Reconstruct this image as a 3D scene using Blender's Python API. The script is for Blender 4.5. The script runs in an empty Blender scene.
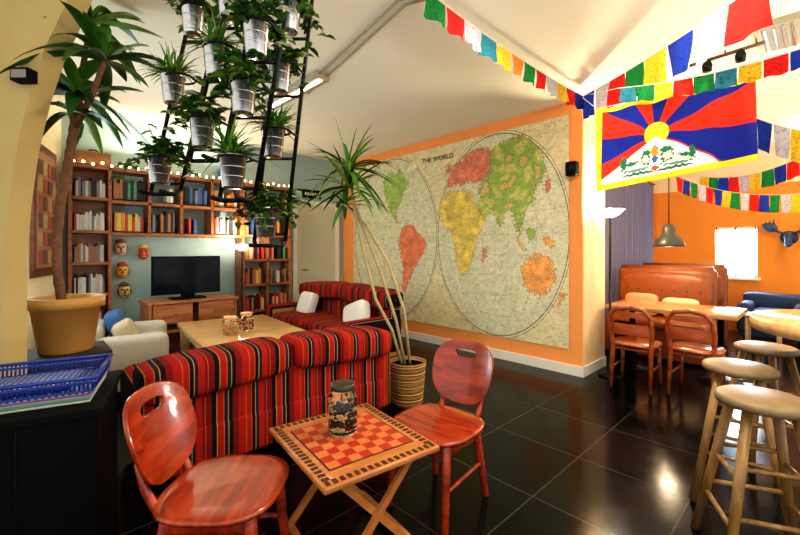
import bpy, bmesh, math, random
import numpy as np
from mathutils import Vector, Matrix
random.seed(7); np.random.seed(7)
S=bpy.context.scene
S.view_settings.view_transform='Standard'
try: S.view_settings.look='Medium High Contrast'
except Exception: pass
S.view_settings.exposure=.3
H=1.4; CEIL=3.07
FX,FY,RX,RY=.688,.725,.725,-.688
def P(x,y,t):
    a=(x-400)/400; b=(250-y)/400
    return Vector(((FX+RX*a)*t,(FY+RY*a)*t,H+b*t))
def PZ(x,y,z):
    return P(x,y,(z-H)*400/(250-y))
# ---------------- materials
MC={}
def mat(name,col,rough=.55,metal=0,var=.12,scale=12,bump=0,emit=0,trans=0,coat=0,alpha=1,ior=1.45,sheen=0):
    if name in MC: return MC[name]
    m=bpy.data.materials.new(name); m.use_nodes=True; nt=m.node_tree
    b=nt.nodes['Principled BSDF']
    b.inputs['Roughness'].default_value=rough; b.inputs['Metallic'].default_value=metal
    b.inputs['IOR'].default_value=ior
    b.inputs['Transmission Weight'].default_value=trans; b.inputs['Coat Weight'].default_value=coat
    tc=nt.nodes.new('ShaderNodeTexCoord'); n=nt.nodes.new('ShaderNodeTexNoise'); n.inputs['Scale'].default_value=scale
    n.inputs['Detail'].default_value=4
    nt.links.new(tc.outputs['Object'],n.inputs['Vector'])
    mx=nt.nodes.new('ShaderNodeMix'); mx.data_type='RGBA'
    c=Vector(col[:3])
    mx.inputs[6].default_value=(*[max(0,v*(1-var)) for v in c],1); mx.inputs[7].default_value=(*[min(1,v*(1+var)) for v in c],1)
    nt.links.new(n.outputs['Fac'],mx.inputs[0]); nt.links.new(mx.outputs[2],b.inputs['Base Color'])
    if bump:
        bp=nt.nodes.new('ShaderNodeBump'); bp.inputs['Strength'].default_value=bump; bp.inputs['Distance'].default_value=.01
        nt.links.new(n.outputs['Fac'],bp.inputs['Height']); nt.links.new(bp.outputs['Normal'],b.inputs['Normal'])
    if emit:
        b.inputs['Emission Color'].default_value=(*col[:3],1); b.inputs['Emission Strength'].default_value=emit
    MC[name]=m; return m
def wood(name,c1,c2,rough=.35,scale=3,coat=.3,axis=(1,6,6)):
    if name in MC: return MC[name]
    m=bpy.data.materials.new(name); m.use_nodes=True; nt=m.node_tree; b=nt.nodes['Principled BSDF']
    b.inputs['Roughness'].default_value=rough; b.inputs['Coat Weight'].default_value=coat
    tc=nt.nodes.new('ShaderNodeTexCoord'); mp=nt.nodes.new('ShaderNodeMapping'); mp.inputs['Scale'].default_value=axis
    n=nt.nodes.new('ShaderNodeTexNoise'); n.inputs['Scale'].default_value=scale; n.inputs['Detail'].default_value=6; n.inputs['Distortion'].default_value=.6
    r=nt.nodes.new('ShaderNodeValToRGB'); r.color_ramp.elements[0].position=.35; r.color_ramp.elements[1].position=.68
    r.color_ramp.elements[0].color=(*c1,1); r.color_ramp.elements[1].color=(*c2,1)
    nt.links.new(tc.outputs['Object'],mp.inputs[0]); nt.links.new(mp.outputs[0],n.inputs['Vector'])
    nt.links.new(n.outputs['Fac'],r.inputs[0]); nt.links.new(r.outputs[0],b.inputs['Base Color'])
    MC[name]=m; return m
def stripes(name,period,stops,axis=0,rough=.9):
    m=bpy.data.materials.new(name); m.use_nodes=True; nt=m.node_tree; b=nt.nodes['Principled BSDF']
    b.inputs['Roughness'].default_value=rough; b.inputs['Specular IOR Level'].default_value=.15
    tc=nt.nodes.new('ShaderNodeTexCoord'); sp=nt.nodes.new('ShaderNodeSeparateXYZ')
    nt.links.new(tc.outputs['Object'],sp.inputs[0])
    d=nt.nodes.new('ShaderNodeMath'); d.operation='DIVIDE'; d.inputs[1].default_value=period
    f=nt.nodes.new('ShaderNodeMath'); f.operation='FRACT'
    nt.links.new(sp.outputs[axis],d.inputs[0]); nt.links.new(d.outputs[0],f.inputs[0])
    r=nt.nodes.new('ShaderNodeValToRGB'); r.color_ramp.interpolation='CONSTANT'
    e=r.color_ramp.elements
    e[0].position=stops[0][0]; e[0].color=(*stops[0][1],1)
    e[1].position=stops[1][0]; e[1].color=(*stops[1][1],1)
    for p,c in stops[2:]:
        x=e.new(p); x.color=(*c,1)
    nt.links.new(f.outputs[0],r.inputs[0]); nt.links.new(r.outputs[0],b.inputs['Base Color'])
    n=nt.nodes.new('ShaderNodeTexNoise'); n.inputs['Scale'].default_value=180
    bp=nt.nodes.new('ShaderNodeBump'); bp.inputs['Strength'].default_value=.4; bp.inputs['Distance'].default_value=.004
    nt.links.new(tc.outputs['Object'],n.inputs['Vector']); nt.links.new(n.outputs['Fac'],bp.inputs['Height']); nt.links.new(bp.outputs['Normal'],b.inputs['Normal'])
    return m
def vcol(name,rough=.7,transl=0):
    m=bpy.data.materials.new(name); m.use_nodes=True; nt=m.node_tree; b=nt.nodes['Principled BSDF']
    b.inputs['Roughness'].default_value=rough; b.inputs['Specular IOR Level'].default_value=.25
    a=nt.nodes.new('ShaderNodeVertexColor'); a.layer_name='Col'
    nt.links.new(a.outputs[0],b.inputs['Base Color'])
    if transl:
        t=nt.nodes.new('ShaderNodeBsdfTranslucent'); mx=nt.nodes.new('ShaderNodeMixShader'); mx.inputs[0].default_value=transl
        nt.links.new(a.outputs[0],t.inputs[0]); nt.links.new(b.outputs[0],mx.inputs[1]); nt.links.new(t.outputs[0],mx.inputs[2])
        nt.links.new(mx.outputs[0],nt.nodes['Material Output'].inputs[0])
    return m
# ---------------- mesh builder
class B:
    def __init__(s): s.v=[];s.f=[];s.m=[];s.s=[];s.mats=[]
    def mi(s,m):
        if m not in s.mats: s.mats.append(m)
        return s.mats.index(m)
    def add(s,vs,fs,m,smooth=False):
        o=len(s.v); s.v+= [tuple(v) for v in vs]; k=s.mi(m)
        for f in fs: s.f.append([i+o for i in f]); s.m.append(k); s.s.append(smooth)
    def box(s,c,size,m,rot=None):
        c=Vector(c); h=Vector(size)/2; vs=[]
        for z in(-1,1):
            for y in(-1,1):
                for x in(-1,1):
                    p=Vector((x*h.x,y*h.y,z*h.z))
                    if rot is not None: p=rot@p
                    vs.append(c+p)
        s.add(vs,[(0,2,3,1),(4,5,7,6),(0,1,5,4),(2,6,7,3),(0,4,6,2),(1,3,7,5)],m)
    def bb(s,a,b,m): s.box([(a[i]+b[i])/2 for i in range(3)],[abs(b[i]-a[i]) for i in range(3)],m)
    def rbox(s,c,size,r,m,rot=None,seg=3):
        bm=bmesh.new(); bmesh.ops.create_cube(bm,size=1)
        for v in bm.verts: v.co=Vector((v.co.x*size[0],v.co.y*size[1],v.co.z*size[2]))
        bmesh.ops.bevel(bm,geom=bm.edges[:],offset=r,segments=seg,affect='EDGES',profile=.5)
        bm.verts.index_update(); c=Vector(c)
        vs=[c+(rot@v.co if rot is not None else v.co) for v in bm.verts]
        s.add(vs,[[v.index for v in f.verts] for f in bm.faces],m,True); bm.free()
    def tube(s,pts,rad,m,n=8,smooth=True,cap=True):
        pts=[Vector(p) for p in pts]
        if not isinstance(rad,(list,tuple)): rad=[rad]*len(pts)
        vs=[];fs=[]
        d0=(pts[-1]-pts[0]).normalized(); 
        up=Vector((0,0,1)) if abs(d0.z)<.8 else Vector((1,0,0))
        for i,p in enumerate(pts):
            d=(pts[min(i+1,len(pts)-1)]-pts[max(i-1,0)]).normalized()
            a=d.cross(up)
            if a.length<.05: a=d.cross(Vector((0,1,0)))
            a.normalize(); b=d.cross(a).normalized()
            for k in range(n):
                t=2*math.pi*k/n; vs.append(p+(a*math.cos(t)+b*math.sin(t))*rad[i])
        for i in range(len(pts)-1):
            for k in range(n):
                fs.append((i*n+k,i*n+(k+1)%n,(i+1)*n+(k+1)%n,(i+1)*n+k))
        if cap: fs.append(tuple(range(n))[::-1]); fs.append(tuple(range((len(pts)-1)*n,len(pts)*n)))
        s.add(vs,fs,m,smooth)
    def lathe(s,prof,c,m,n=24,smooth=True,sx=1,sy=1,rot=None,e=1):
        c=Vector(c); vs=[];fs=[]
        for r,z in prof:
            for k in range(n):
                t=2*math.pi*k/n; ct,st=math.cos(t),math.sin(t)
                p=Vector((math.copysign(abs(ct)**e,ct)*r*sx,math.copysign(abs(st)**e,st)*r*sy,z))
                vs.append(c+(rot@p if rot is not None else p))
        for i in range(len(prof)-1):
            for k in range(n): fs.append((i*n+k,i*n+(k+1)%n,(i+1)*n+(k+1)%n,(i+1)*n+k))
        fs.append(tuple(range(n))[::-1]); fs.append(tuple(range((len(prof)-1)*n,len(prof)*n)))
        s.add(vs,fs,m,smooth)
    def ell(s,c,r,m,e1=1,e2=1,nu=16,nv=10,rot=None):
        c=Vector(c); vs=[];fs=[]
        pw=lambda v,e: math.copysign(abs(v)**e,v)
        for j in range(nv+1):
            ph=-math.pi/2+math.pi*j/nv
            for i in range(nu):
                t=2*math.pi*i/nu
                p=Vector((r[0]*pw(math.cos(ph),e1)*pw(math.cos(t),e2),r[1]*pw(math.cos(ph),e1)*pw(math.sin(t),e2),r[2]*pw(math.sin(ph),e1)))
                vs.append(c+(rot@p if rot is not None else p))
        for j in range(nv):
            for i in range(nu): fs.append((j*nu+i,j*nu+(i+1)%nu,(j+1)*nu+(i+1)%nu,(j+1)*nu+i))
        s.add(vs,fs,m,True)
    def leaf(s,base,d,L,w,droop,m,n=6,zmax=None,shape=0):
        base=Vector(base); d=Vector(d).normalized(); side=d.cross(Vector((0,0,1)))
        if side.length<.05: side=Vector((1,0,0))
        side.normalize(); nrm=side.cross(d).normalized(); vs=[];fs=[]
        for i in range(n+1):
            t=i/n; p=base+d*L*t+Vector((0,0,-1))*droop*L*t*t
            ww=w*(math.sin(math.pi*min(1,(.12+.88*t)))**.8 if shape==0 else (1-t)**.7)+.0006
            for q,k in((-1,.25),(0,0),(1,.25)):
                v=p+side*ww*.5*q+nrm*ww*k*abs(q)
                if zmax: v.z=min(v.z,zmax)
                vs.append(v)
        for i in range(n):
            fs+=[(i*3,i*3+1,i*3+4,i*3+3),(i*3+1,i*3+2,i*3+5,i*3+4)]
        s.add(vs,fs,m,True)
    def build(s,name,loc=(0,0,0),rz=0,local=True,bevel=0,parent=None):
        me=bpy.data.meshes.new(name); L=Vector(loc)
        vs=s.v if local else [tuple(Vector(v)-L) for v in s.v]
        me.from_pydata(vs,[],s.f)
        for m in s.mats: me.materials.append(m)
        me.polygons.foreach_set('material_index',s.m); me.polygons.foreach_set('use_smooth',s.s); me.update()
        o=bpy.data.objects.new(name,me); S.collection.objects.link(o); o.location=L; o.rotation_euler=(0,0,rz)
        if bevel:
            md=o.modifiers.new('bevel','BEVEL'); md.width=bevel; md.segments=2; md.limit_method='ANGLE'; md.angle_limit=math.radians(50)
        if parent: o.parent=parent
        return o
def dup(o,loc,rz):
    n=bpy.data.objects.new(o.name.split('.')[0],o.data); S.collection.objects.link(n); n.location=loc; n.rotation_euler=(0,0,rz)
    for md in o.modifiers:
        k=n.modifiers.new(md.name,md.type); k.width=md.width; k.segments=md.segments; k.limit_method='ANGLE'; k.angle_limit=md.angle_limit
    return n
def rz(a): return Matrix.Rotation(a,3,'Z')
# colours
cream=mat('cream_plaster',(.80,.72,.50),.9,var=.05,scale=3,bump=.1)
ceilm=mat('ceiling_paint',(.95,.92,.78),.85,var=.04,scale=1.2,bump=.05)
bluew=mat('pale_blue_paint',(.36,.47,.46),.85,var=.06,scale=3,bump=.1)
orange=mat('orange_paint',(.93,.36,.10),.8,var=.06,scale=3,bump=.1)
orange2=mat('deep_orange_paint',(.78,.28,.035),.8,var=.08,scale=3,bump=.1)
whitep=mat('white_paint',(.82,.80,.72),.5,var=.04)
archm=mat('yellow_plaster',(.56,.44,.20),.9,var=.1,scale=5,bump=.2)
black=mat('black_satin',(.003,.003,.003),.6,var=.2,ior=1.2)
blackm=mat('black_metal',(.005,.005,.005),.45,metal=0,var=.2,ior=1.3)
steel=mat('galvanised_steel',(.50,.51,.53),.26,metal=1,var=.3,scale=25,bump=.1)
redwood=wood('red_brown_wood',(.18,.016,.004),(.42,.048,.010),.25,3,.4)
shelfw=wood('shelf_wood',(.22,.065,.018),(.40,.14,.045),.45,3,.2)
lightw=wood('light_wood',(.50,.30,.13),(.72,.48,.24),.4,4,.2)
tablew=wood('blond_wood',(.56,.31,.12),(.74,.48,.21),.3,3,.3)
stoolw=wood('stool_wood',(.17,.085,.02),(.36,.20,.06),.4,4,.2,(6,6,1))
def floor_mat():
    m=bpy.data.materials.new('black_stone_tiles'); m.use_nodes=True; nt=m.node_tree; b=nt.nodes['Principled BSDF']
    b.inputs['IOR'].default_value=1.24
    tc=nt.nodes.new('ShaderNodeTexCoord'); br=nt.nodes.new('ShaderNodeTexBrick'); br.offset=0; 
    br.inputs['Scale'].default_value=1; br.inputs['Brick Width'].default_value=.62; br.inputs['Row Height'].default_value=.62
    br.inputs['Mortar Size'].default_value=.004; br.inputs['Color1'].default_value=(.0015,.0015,.0015,1); br.inputs['Color2'].default_value=(.0035,.0035,.0035,1)
    br.inputs['Mortar'].default_value=(.045,.04,.033,1)
    nt.links.new(tc.outputs['Object'],br.inputs['Vector']); nt.links.new(br.outputs['Color'],b.inputs['Base Color'])
    n=nt.nodes.new('ShaderNodeTexNoise'); n.inputs['Scale'].default_value=5; n.inputs['Detail'].default_value=6
    mr=nt.nodes.new('ShaderNodeMapRange'); mr.inputs[3].default_value=.07; mr.inputs[4].default_value=.26
    nt.links.new(tc.outputs['Object'],n.inputs['Vector']); nt.links.new(n.outputs['Fac'],mr.inputs[0]); nt.links.new(mr.outputs[0],b.inputs['Roughness'])
    bp=nt.nodes.new('ShaderNodeBump'); bp.inputs['Strength'].default_value=.10; bp.inputs['Distance'].default_value=.01
    nt.links.new(n.outputs['Fac'],bp.inputs['Height']); nt.links.new(bp.outputs['Normal'],b.inputs['Normal'])
    return m
# ---------------- room
def simple(name,a,b,m):
    k=B(); k.bb(a,b,m); c=[(a[i]+b[i])/2 for i in range(3)]
    return k.build(name,c,local=False)
simple('floor',(-2.5,-3,-.1),(9.2,6.5,0),floor_mat())
simple('ceiling',(-2.5,-3,CEIL),(9.2,6.5,CEIL+.1),ceilm)
simple('wall_back',(-.2,6.33,0),(4.5,6.5,CEIL),bluew)
simple('wall_map',(4.5,1.82,0),(5.15,6.5,CEIL),orange)
simple('wall_curtain_side',(5.15,2.3,0),(9.0,2.5,CEIL),orange2)
k=B(); wy0,wy1,wz0,wz1=.75,1.31,.93,1.8
for a,b in (((9,-3,0),(9.2,wy0,2.5)),((9,wy1,0),(9.2,2.5,2.5)),((9,wy0,0),(9.2,wy1,wz0)),((9,wy0,wz1),(9.2,wy1,2.5))): k.bb(a,b,orange2)
k.bb((9,-3,2.5),(9.2,2.5,CEIL),cream); k.build('wall_far')
glow=mat('daylight_pane',(.80,.92,1.0),.5,var=.02,emit=9)
k=B(); k.bb((9.1,wy0,wz0),(9.12,wy1,wz1),glow)
for y in (wy0+.02,(wy0+wy1)/2,wy1-.02): k.bb((9.02,y-.012,wz0),(9.06,y+.012,wz1),whitep)
for z in (wz0+.02,wz1-.02): k.bb((9.02,wy0,z-.02),(9.06,wy1,z+.02),whitep)
k.bb((8.94,wy0-.05,wz0-.04),(9.05,wy1+.05,wz0),whitep)
k.build('window_1',(9.1,1,1.3),local=False)
simple('baseboard_map',(4.475,1.80,0),(4.5,6.3,.11),whitep)
simple('baseboard_pillar',(4.475,1.795,0),(5.15,1.82,.11),whitep)
simple('baseboard_back',(2.9,6.305,0),(3.41,6.33,.11),whitep)
k=B(); k.bb((4.52,1.812,.11),(5.15,1.82,CEIL),mat('pillar_paint',(.93,.64,.36),.8)); k.build('trim_1')
LD=Vector((-.254,-.967,0)); LN=Vector((.967,-.254,0)); L0=Vector((.36,6.33,0))
def lw(s,z,o=0): return L0+LD*s+LN*o+Vector((0,0,z))
k=B()
c=L0+LD*1.6-LN*.08; ang=math.atan2(LD.y,LD.x)
k.box((c.x,c.y,CEIL/2),(3.3,.16,CEIL),cream,rz(ang)); k.build('wall_left')
k=B(); gl2=mat('window_light_left',(.85,.95,1),.5,var=.02,emit=2.0)
c=lw(1.85,1.75,.02); k.box(c,(.9,.03,1.1),whitep,rz(ang)); c=lw(1.85,1.75,.035)
k.box(c,(.78,.02,.98),gl2,rz(ang)); c=lw(1.85,1.75,.05); k.box(c,(.04,.02,1.0),whitep,rz(ang)); k.build('window_2',c,local=False)
k=B(); fr=wood('dark_frame_wood',(.10,.03,.015),(.20,.06,.03)); c=lw(.78,1.8,.02)
R=rz(ang)
k.box(c,(.80,.03,1.34),fr,R)
k.box(lw(.78,1.8,.038),(.62,.01,1.16),mat('picture_sepia',(.35,.16,.08),.5,var=.6,scale=7),R)
for j in range(6):
  for i in range(4):
    k.box(lw(.54+i*.16,1.33+j*.18,.046),(.12,.006,.14),mat('picture_line%d'%((i+j)%3),[(.30,.08,.04),(.42,.28,.15),(.12,.06,.05)][(i+j)%3],.6,var=.5,scale=20),R)
k.build('picture_frame',c,local=False)
# arch at left
k=B(); t0,t1=2.28,2.42
inner=[(8,560),(5,420),(4,330),(5,260),(9,200),(17,145),(29,95),(44,50),(64,8),(84,-40)]
outer=[(-260,560),(-260,420),(-260,330),(-260,260),(-260,190),(-260,130),(-260,75),(-200,20),(-80,-25),(0,-41)]
def arr(t):
    vs=[]
    for (a,b) in zip(inner,outer):
        for q in (a,b):
            p=P(q[0],q[1],t0); p=p+Vector((FX,FY,0))*(t-t0); p.z=max(0,min(CEIL,p.z)); vs.append(p)
    return vs
va,vb=arr(t0),arr(t1); n=len(inner); vs=va+vb; fs=[]
for i in range(n-1):
    a=2*i; fs.append((a,a+1,a+3,a+2)); fs.append((a+2*n,a+2+2*n,a+3+2*n,a+1+2*n)); fs.append((a,a+2,a+2+2*n,a+2*n)); fs.append((a+1,a+1+2*n,a+3+2*n,a+3))
k.add(vs,fs,archm); k.build('wall_arch')
k=B(); c=P(24,76,2.24); k.box(c,(.1,.06,.07),black,rz(-.76)); k.box(c+Vector((-FX,-FY,0))*.032,(.08,.006,.045),mat('lamp_grey',(.25,.25,.22),.4),rz(-.76)); k.build('emergency_light',c,local=False)
# door
k=B(); dm=mat('door_paint',(.62,.60,.44),.5,var=.04)
k.bb((3.42,6.285,0),(3.5,6.328,2.28),whitep);k.bb((4.3,6.285,0),(4.38,6.328,2.28),whitep);k.bb((3.42,6.285,2.2),(4.38,6.328,2.28),whitep)
k.bb((3.5,6.3,0),(4.3,6.328,2.2),dm)
k.bb((3.6,6.292,.2),(4.2,6.302,.95),dm);k.bb((3.6,6.292,1.15),(4.2,6.302,2.05),dm)
k.tube([(3.58,6.3,1.05),(3.58,6.25,1.05),(3.70,6.25,1.05)],.012,steel)
k.build('door_1',(3.9,6.3,1),local=False,bevel=.006)
k=B(); k.bb((3.62,6.31,2.33),(4.0,6.33,2.48),black); 
for i in range(6): k.bb((3.66+i*.05,6.305,2.38),(3.69+i*.05,6.311,2.43),whitep)
k.build('door_sign',(3.8,6.32,2.4),local=False)
# ---------------- world map
XW=4.5
def px2w(pts):
    out=[]
    for x,y in pts:
        a=(x-400)/400; t=XW/(FX+RX*a); p=P(x,y,t); out.append((p.y,p.z))
    return np.array(out)
cont={
 'eur':([(449,180),(455,166),(463,160),(470,151),(480,147),(491,150),(492,160),(489,172),(483,181),(476,184),(470,181),(464,186),(458,184),(450,188)],(.76,.20,.12)),
 'asia':([(491,151),(500,144),(512,138),(524,134),(534,142),(543,156),(547,170),(543,182),(536,189),(533,203),(525,213),(523,226),(520,238),(516,226),(512,212),(507,210),(503,222),(500,229),(495,214),(488,208),(482,200),(478,190),(484,181),(490,170)],(.30,.45,.07)),
 'afr':([(441,203),(448,193),(460,190),(471,192),(477,204),(482,216),(487,219),(480,233),(475,247),(473,262),(467,275),(461,277),(457,262),(455,246),(452,232),(444,227),(440,215)],(.80,.60,.11)),
 'arab':([(479,199),(488,206),(491,213),(484,219),(478,206)],(.50,.55,.14)),
 'aus':([(523,266),(530,258),(537,253),(544,255),(551,258),(556,270),(556,282),(548,292),(541,297),(533,291),(524,286)],(.88,.36,.08)),
 'png':([(543,235),(550,238),(557,246),(552,248),(545,243)],(.88,.36,.08)),
 'bor':([(528,228),(535,230),(535,240),(529,241)],(.30,.45,.07)),
 'sum':([(519,237),(527,250),(525,253),(517,241)],(.75,.5,.12)),
 'jap':([(548,176),(552,182),(549,192),(545,190)],(.76,.20,.12)),
 'brit':([(447,166),(451,162),(452,172),(447,175)],(.76,.20,.12)),
 'mad':([(484,248),(488,245),(486,258),(482,262)],(.76,.20,.12)),
 'nz':([(563,290),(567,294),(560,306),(557,303)],(.88,.36,.08)),
 'nam':([(384,182),(389,172),(396,174),(401,170),(406,177),(409,184),(404,192),(402,202),(397,209),(396,216),(401,224),(396,222),(391,212),(388,204),(385,194)],(.33,.50,.10)),
 'green':([(405,166),(413,160),(418,166),(413,178),(408,176)],(.70,.68,.46)),
 'sam':([(402,229),(407,223),(414,226),(420,234),(427,243),(424,254),(418,263),(413,273),(409,284),(405,294),(402,290),(404,273),(402,257),(399,243)],(.82,.20,.09)),
}
NY,NZ=760,520
y0,y1,z0,z1=1.96,5.98,.28,2.93
gy=np.linspace(y1,y0,NY); gz=np.linspace(z0,z1,NZ); YY,ZZ=np.meshgrid(gy,gz)
col=np.zeros((NZ,NY,3)); col[:]=(.74,.66,.41)
def sm(A,k):
    for _ in range(k): A=(A+np.roll(A,1,0)+np.roll(A,-1,0)+np.roll(A,1,1)+np.roll(A,-1,1))/5
    return A
blot=sm(np.random.rand(NZ,NY),40); blot=(blot-blot.mean())/blot.std()
fine=sm(np.random.rand(NZ,NY),2); fine=(fine-fine.mean())/fine.std()
J1=sm(np.random.randn(NZ,NY),5); J1/=J1.std(); J2=sm(np.random.randn(NZ,NY),5); J2/=J2.std()
K1=sm(np.random.randn(NZ,NY),110); K1/=K1.std()
ell=[(2.93,1.60,.97,1.30),(4.93,1.60,.99,1.30)]
for cy,cz,ry,rzz in ell:
    u=(YY-cy)/ry; v=(ZZ-cz)/rzz; r=np.sqrt(u*u+v*v)
    ins=r<1; col[ins]=(.69,.67,.47)
    for mlon in np.linspace(-.8,.8,9):
        uu=mlon*np.sqrt(np.clip(1-v*v,0,1)); g=ins&(np.abs(u-uu)<.004); col[g]=col[g]*.82
    for lat in np.linspace(-.8,.8,9):
        g=ins&(np.abs(v-lat-(.12*lat)*u*u)<.003); col[g]=col[g]*.82
    ring=((r>1)&(r<1.012))|((r>1.03)&(r<1.037)); col[ring]=(.24,.20,.12)
    ring=(r>1.012)&(r<1.03); col[ring]=(.78,.70,.46)
def pip(px,py,poly):
    ins=np.zeros(px.shape,bool); n=len(poly); j=n-1
    for i in range(n):
        xi,yi=poly[i]; xj,yj=poly[j]
        c=((yi>py)!=(yj>py))&(px<(xj-xi)*(py-yi)/((yj-yi)+1e-12)+xi); ins^=c; j=i
    return ins
for nme,(pp,c) in cont.items():
    w=px2w(pp); ins=pip(YY+J1*.016,ZZ+J2*.016,w)
    c=np.array(c); base=c*(1+.14*np.clip(K1,-1.5,1.5))[...,None]
    edge=ins&~(np.roll(ins,1,0)&np.roll(ins,-1,0)&np.roll(ins,1,1)&np.roll(ins,-1,1))
    base=base*.88+np.array((.72,.65,.42))*.12
    col[ins]=base[ins]
    if nme=='asia':
        q=ins&(K1>.9); col[q]=(.60,.56,.18); q=ins&(K1<-1.4); col[q]=(.66,.45,.20)
    bl=ins&((np.abs(K1*2.2%1-.5)<.03)|(np.abs((blot*.8)%1-.5)<.02)); col[bl]*=.65
    col[edge]*=.5
dash=sm((np.random.rand(NZ,NY)>.992).astype(float),1)
for s_ in (1,2,3): dash=np.maximum(dash,np.roll(dash,s_,1)*.8)
col*= (1-.34*np.clip(dash*3,0,1))[...,None]
for q in range(26):
    ax,az=random.uniform(y0,y1),random.uniform(z0+.3,z1-.3); sl=random.uniform(-.6,.6)
    g=(np.abs(ZZ-az-sl*(YY-ax)-.15*(YY-ax)**2)<.0025)&(np.abs(YY-ax)<.7); col[g]*=.82
col*= (1+.04*blot+.05*fine)[...,None]
col=np.clip(col,0,1)
verts=np.stack([np.full(YY.size,XW-.012),YY.ravel(),ZZ.ravel()],1)
idx=np.arange(NZ*NY).reshape(NZ,NY)
faces=np.stack([idx[:-1,:-1].ravel(),idx[1:,:-1].ravel(),idx[1:,1:].ravel(),idx[:-1,1:].ravel()],1)[:, ::-1]
def gridobj(name,verts,faces,cols,m,smooth=False):
    me=bpy.data.meshes.new(name); me.from_pydata(verts.tolist(),[],faces.tolist())
    ca=me.color_attributes.new('Col','FLOAT_COLOR','POINT')
    d=np.ones((len(verts),4),dtype=np.float32); d[:,:3]=cols.reshape(-1,3); ca.data.foreach_set('color',d.ravel())
    me.materials.append(m); me.update()
    if smooth: me.polygons.foreach_set('use_smooth',[True]*len(me.polygons))
    o=bpy.data.objects.new(name,me); S.collection.objects.link(o); return o
mapo=gridobj('world_map_poster',verts,faces,col,vcol('map_paper',.75))
def text(body,size,loc,rot,m,name,parent=None):
    cu=bpy.data.curves.new(name,'FONT'); cu.body=body; cu.size=size; cu.extrude=.001; cu.align_x='CENTER'
    o=bpy.data.objects.new(name,cu); S.collection.objects.link(o)
    dg=bpy.context.evaluated_depsgraph_get(); me=bpy.data.meshes.new_from_object(o.evaluated_get(dg))
    bpy.data.objects.remove(o); o=bpy.data.objects.new(name,me); S.collection.objects.link(o); o.location=loc; o.rotation_euler=rot
    me.materials.clear(); me.materials.append(m)
    if parent: o.parent=parent
text('THE WORLD',.105,(XW-.02,3.92,2.72),(math.pi/2,0,-math.pi/2),mat('ink',(.05,.04,.03),.7),'map_title',mapo)
# ---------------- bookcase
bk=B(); yb=6.31; yf=6.02
def sh(a,b): bk.bb(a,b,shelfw)
for x in (.42,.80,1.22): sh((x-.018,yf,0 if x<1 else 1.6),(x+.018,yb,2.42))
for z in (.03,.45,.86,1.24,1.62,2.02,2.40): sh((.42,yf,z-.018),(.80,yb,z+.018))
sh((.42,yb-.012,0),(.8,yb,2.42)); 
for x in (1.6,2.0,2.42): sh((x-.018,yf,1.6),(x+.018,yb,2.42))
for z in (1.6,2.0,2.40): sh((.80,yf,z-.02),(2.45,yb,z+.02))
for x in (2.45,2.84,3.22): sh((x-.02,yf,0),(x+.02,yb,2.42))
for z in (.03,.45,.86,1.24,1.62,2.02,2.40): sh((2.45,yf,z-.018),(3.22,yb,z+.018))
bk.build('bookcase',(1.8,6.15,0),local=False,bevel=.003)
bcs=[mat('book_%d'%i,c,.6,var=.25,scale=30) for i,c in enumerate([(.55,.5,.42),(.45,.05,.04),(.05,.10,.28),(.6,.5,.1),(.02,.02,.02),(.08,.25,.15),(.6,.6,.58),(.35,.15,.06),(.2,.2,.25),(.6,.24,.05),(.7,.68,.6)])]
bo=B()
def fill(x0,x1,z,h,pal=None,dens=1.0,th=(.018,.045)):
    x=x0+.02
    while x<x1-.05:
        w=random.uniform(*th)
        if random.random()<dens:
            hh=h*random.uniform(.72,.98); d=random.uniform(.14,.2)
            bo.bb((x,yf+.03,z+.018),(x+w*.93,yf+.03+d,z+.018+hh),bcs[random.choice(pal) if pal else random.randrange(len(bcs))])
        else: x+=w
        x+=w
for z,p in ((.45,None),(.86,[0,6,10,8,4]),(1.24,[0,8,6,10,7]),(1.62,[0,6,8,10,1]),(2.02,[4,8,0,4])): fill(.44,.78,z,.24,p,1,(.012,.03))
fill(.82,1.2,2.02,.27,[4,4,7,5]); fill(1.24,1.58,2.02,.22,[6,10,0,3,1,4],.5); fill(1.62,1.98,2.02,.26,[4,1,8,2],.8); fill(2.02,2.4,2.02,.24,[7,6,0,9,4],.8)
fill(.83,1.2,1.62,.24,[3,3,9,1,3,0]); fill(1.24,1.58,1.62,.3,[4,8,4,7],.8);fill(1.62,1.9,1.62,.22,[5,1,6,2],.6); fill(2.02,2.4,1.62,.26,[9,1,6,0,4],.8)
for z in (.45,.86,1.24,1.62,2.02):
    fill(2.47,2.82,z,.25,[1,4,7,3,0,2,9],.85); fill(2.87,3.2,z,.25,[4,7,1,0,5,9],.75)
bo.build('shelf_books',(1.8,6.15,1.5),local=False)
k=B(); k.rbox((.65,6.17,2.515),(.34,.2,.17),.02,mat('suitcase_brown',(.25,.12,.05),.5)); k.tube([(.6,6.17,2.6),(.62,6.17,2.63),(.68,6.17,2.63),(.7,6.17,2.6)],.008,black); k.build('suitcase',(.65,6.17,2.5),local=False)
k=B(); k.ell((2.25,6.17,2.57),(.12,.12,.12),mat('globe_blue',(.06,.22,.36),.3,var=.5,scale=6)); k.lathe([(.07,0),(.07,.015),(.015,.03),(.015,.06)],(2.25,6.17,2.425),blackm); k.build('globe',(2.25,6.17,2.5),local=False)
k=B(); fl=mat('fairy_glow',(1,.72,.30),.5,var=0,emit=14); pts=[]
for i in range(61):
    x=.45+i*.046; z=2.44+.012*math.sin(i*1.3)+.006; pts.append((x,6.04,z))
k.tube(pts,.003,mat('wire_green',(.02,.05,.02),.6),n=4)
for i,p in enumerate(pts):
    if i%2==0: k.ell((p[0],6.03,p[2]),(.014,.014,.014),fl,nu=8,nv=6)
k.build('fairy_lights',(1.8,6,2.45),local=False)
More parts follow.
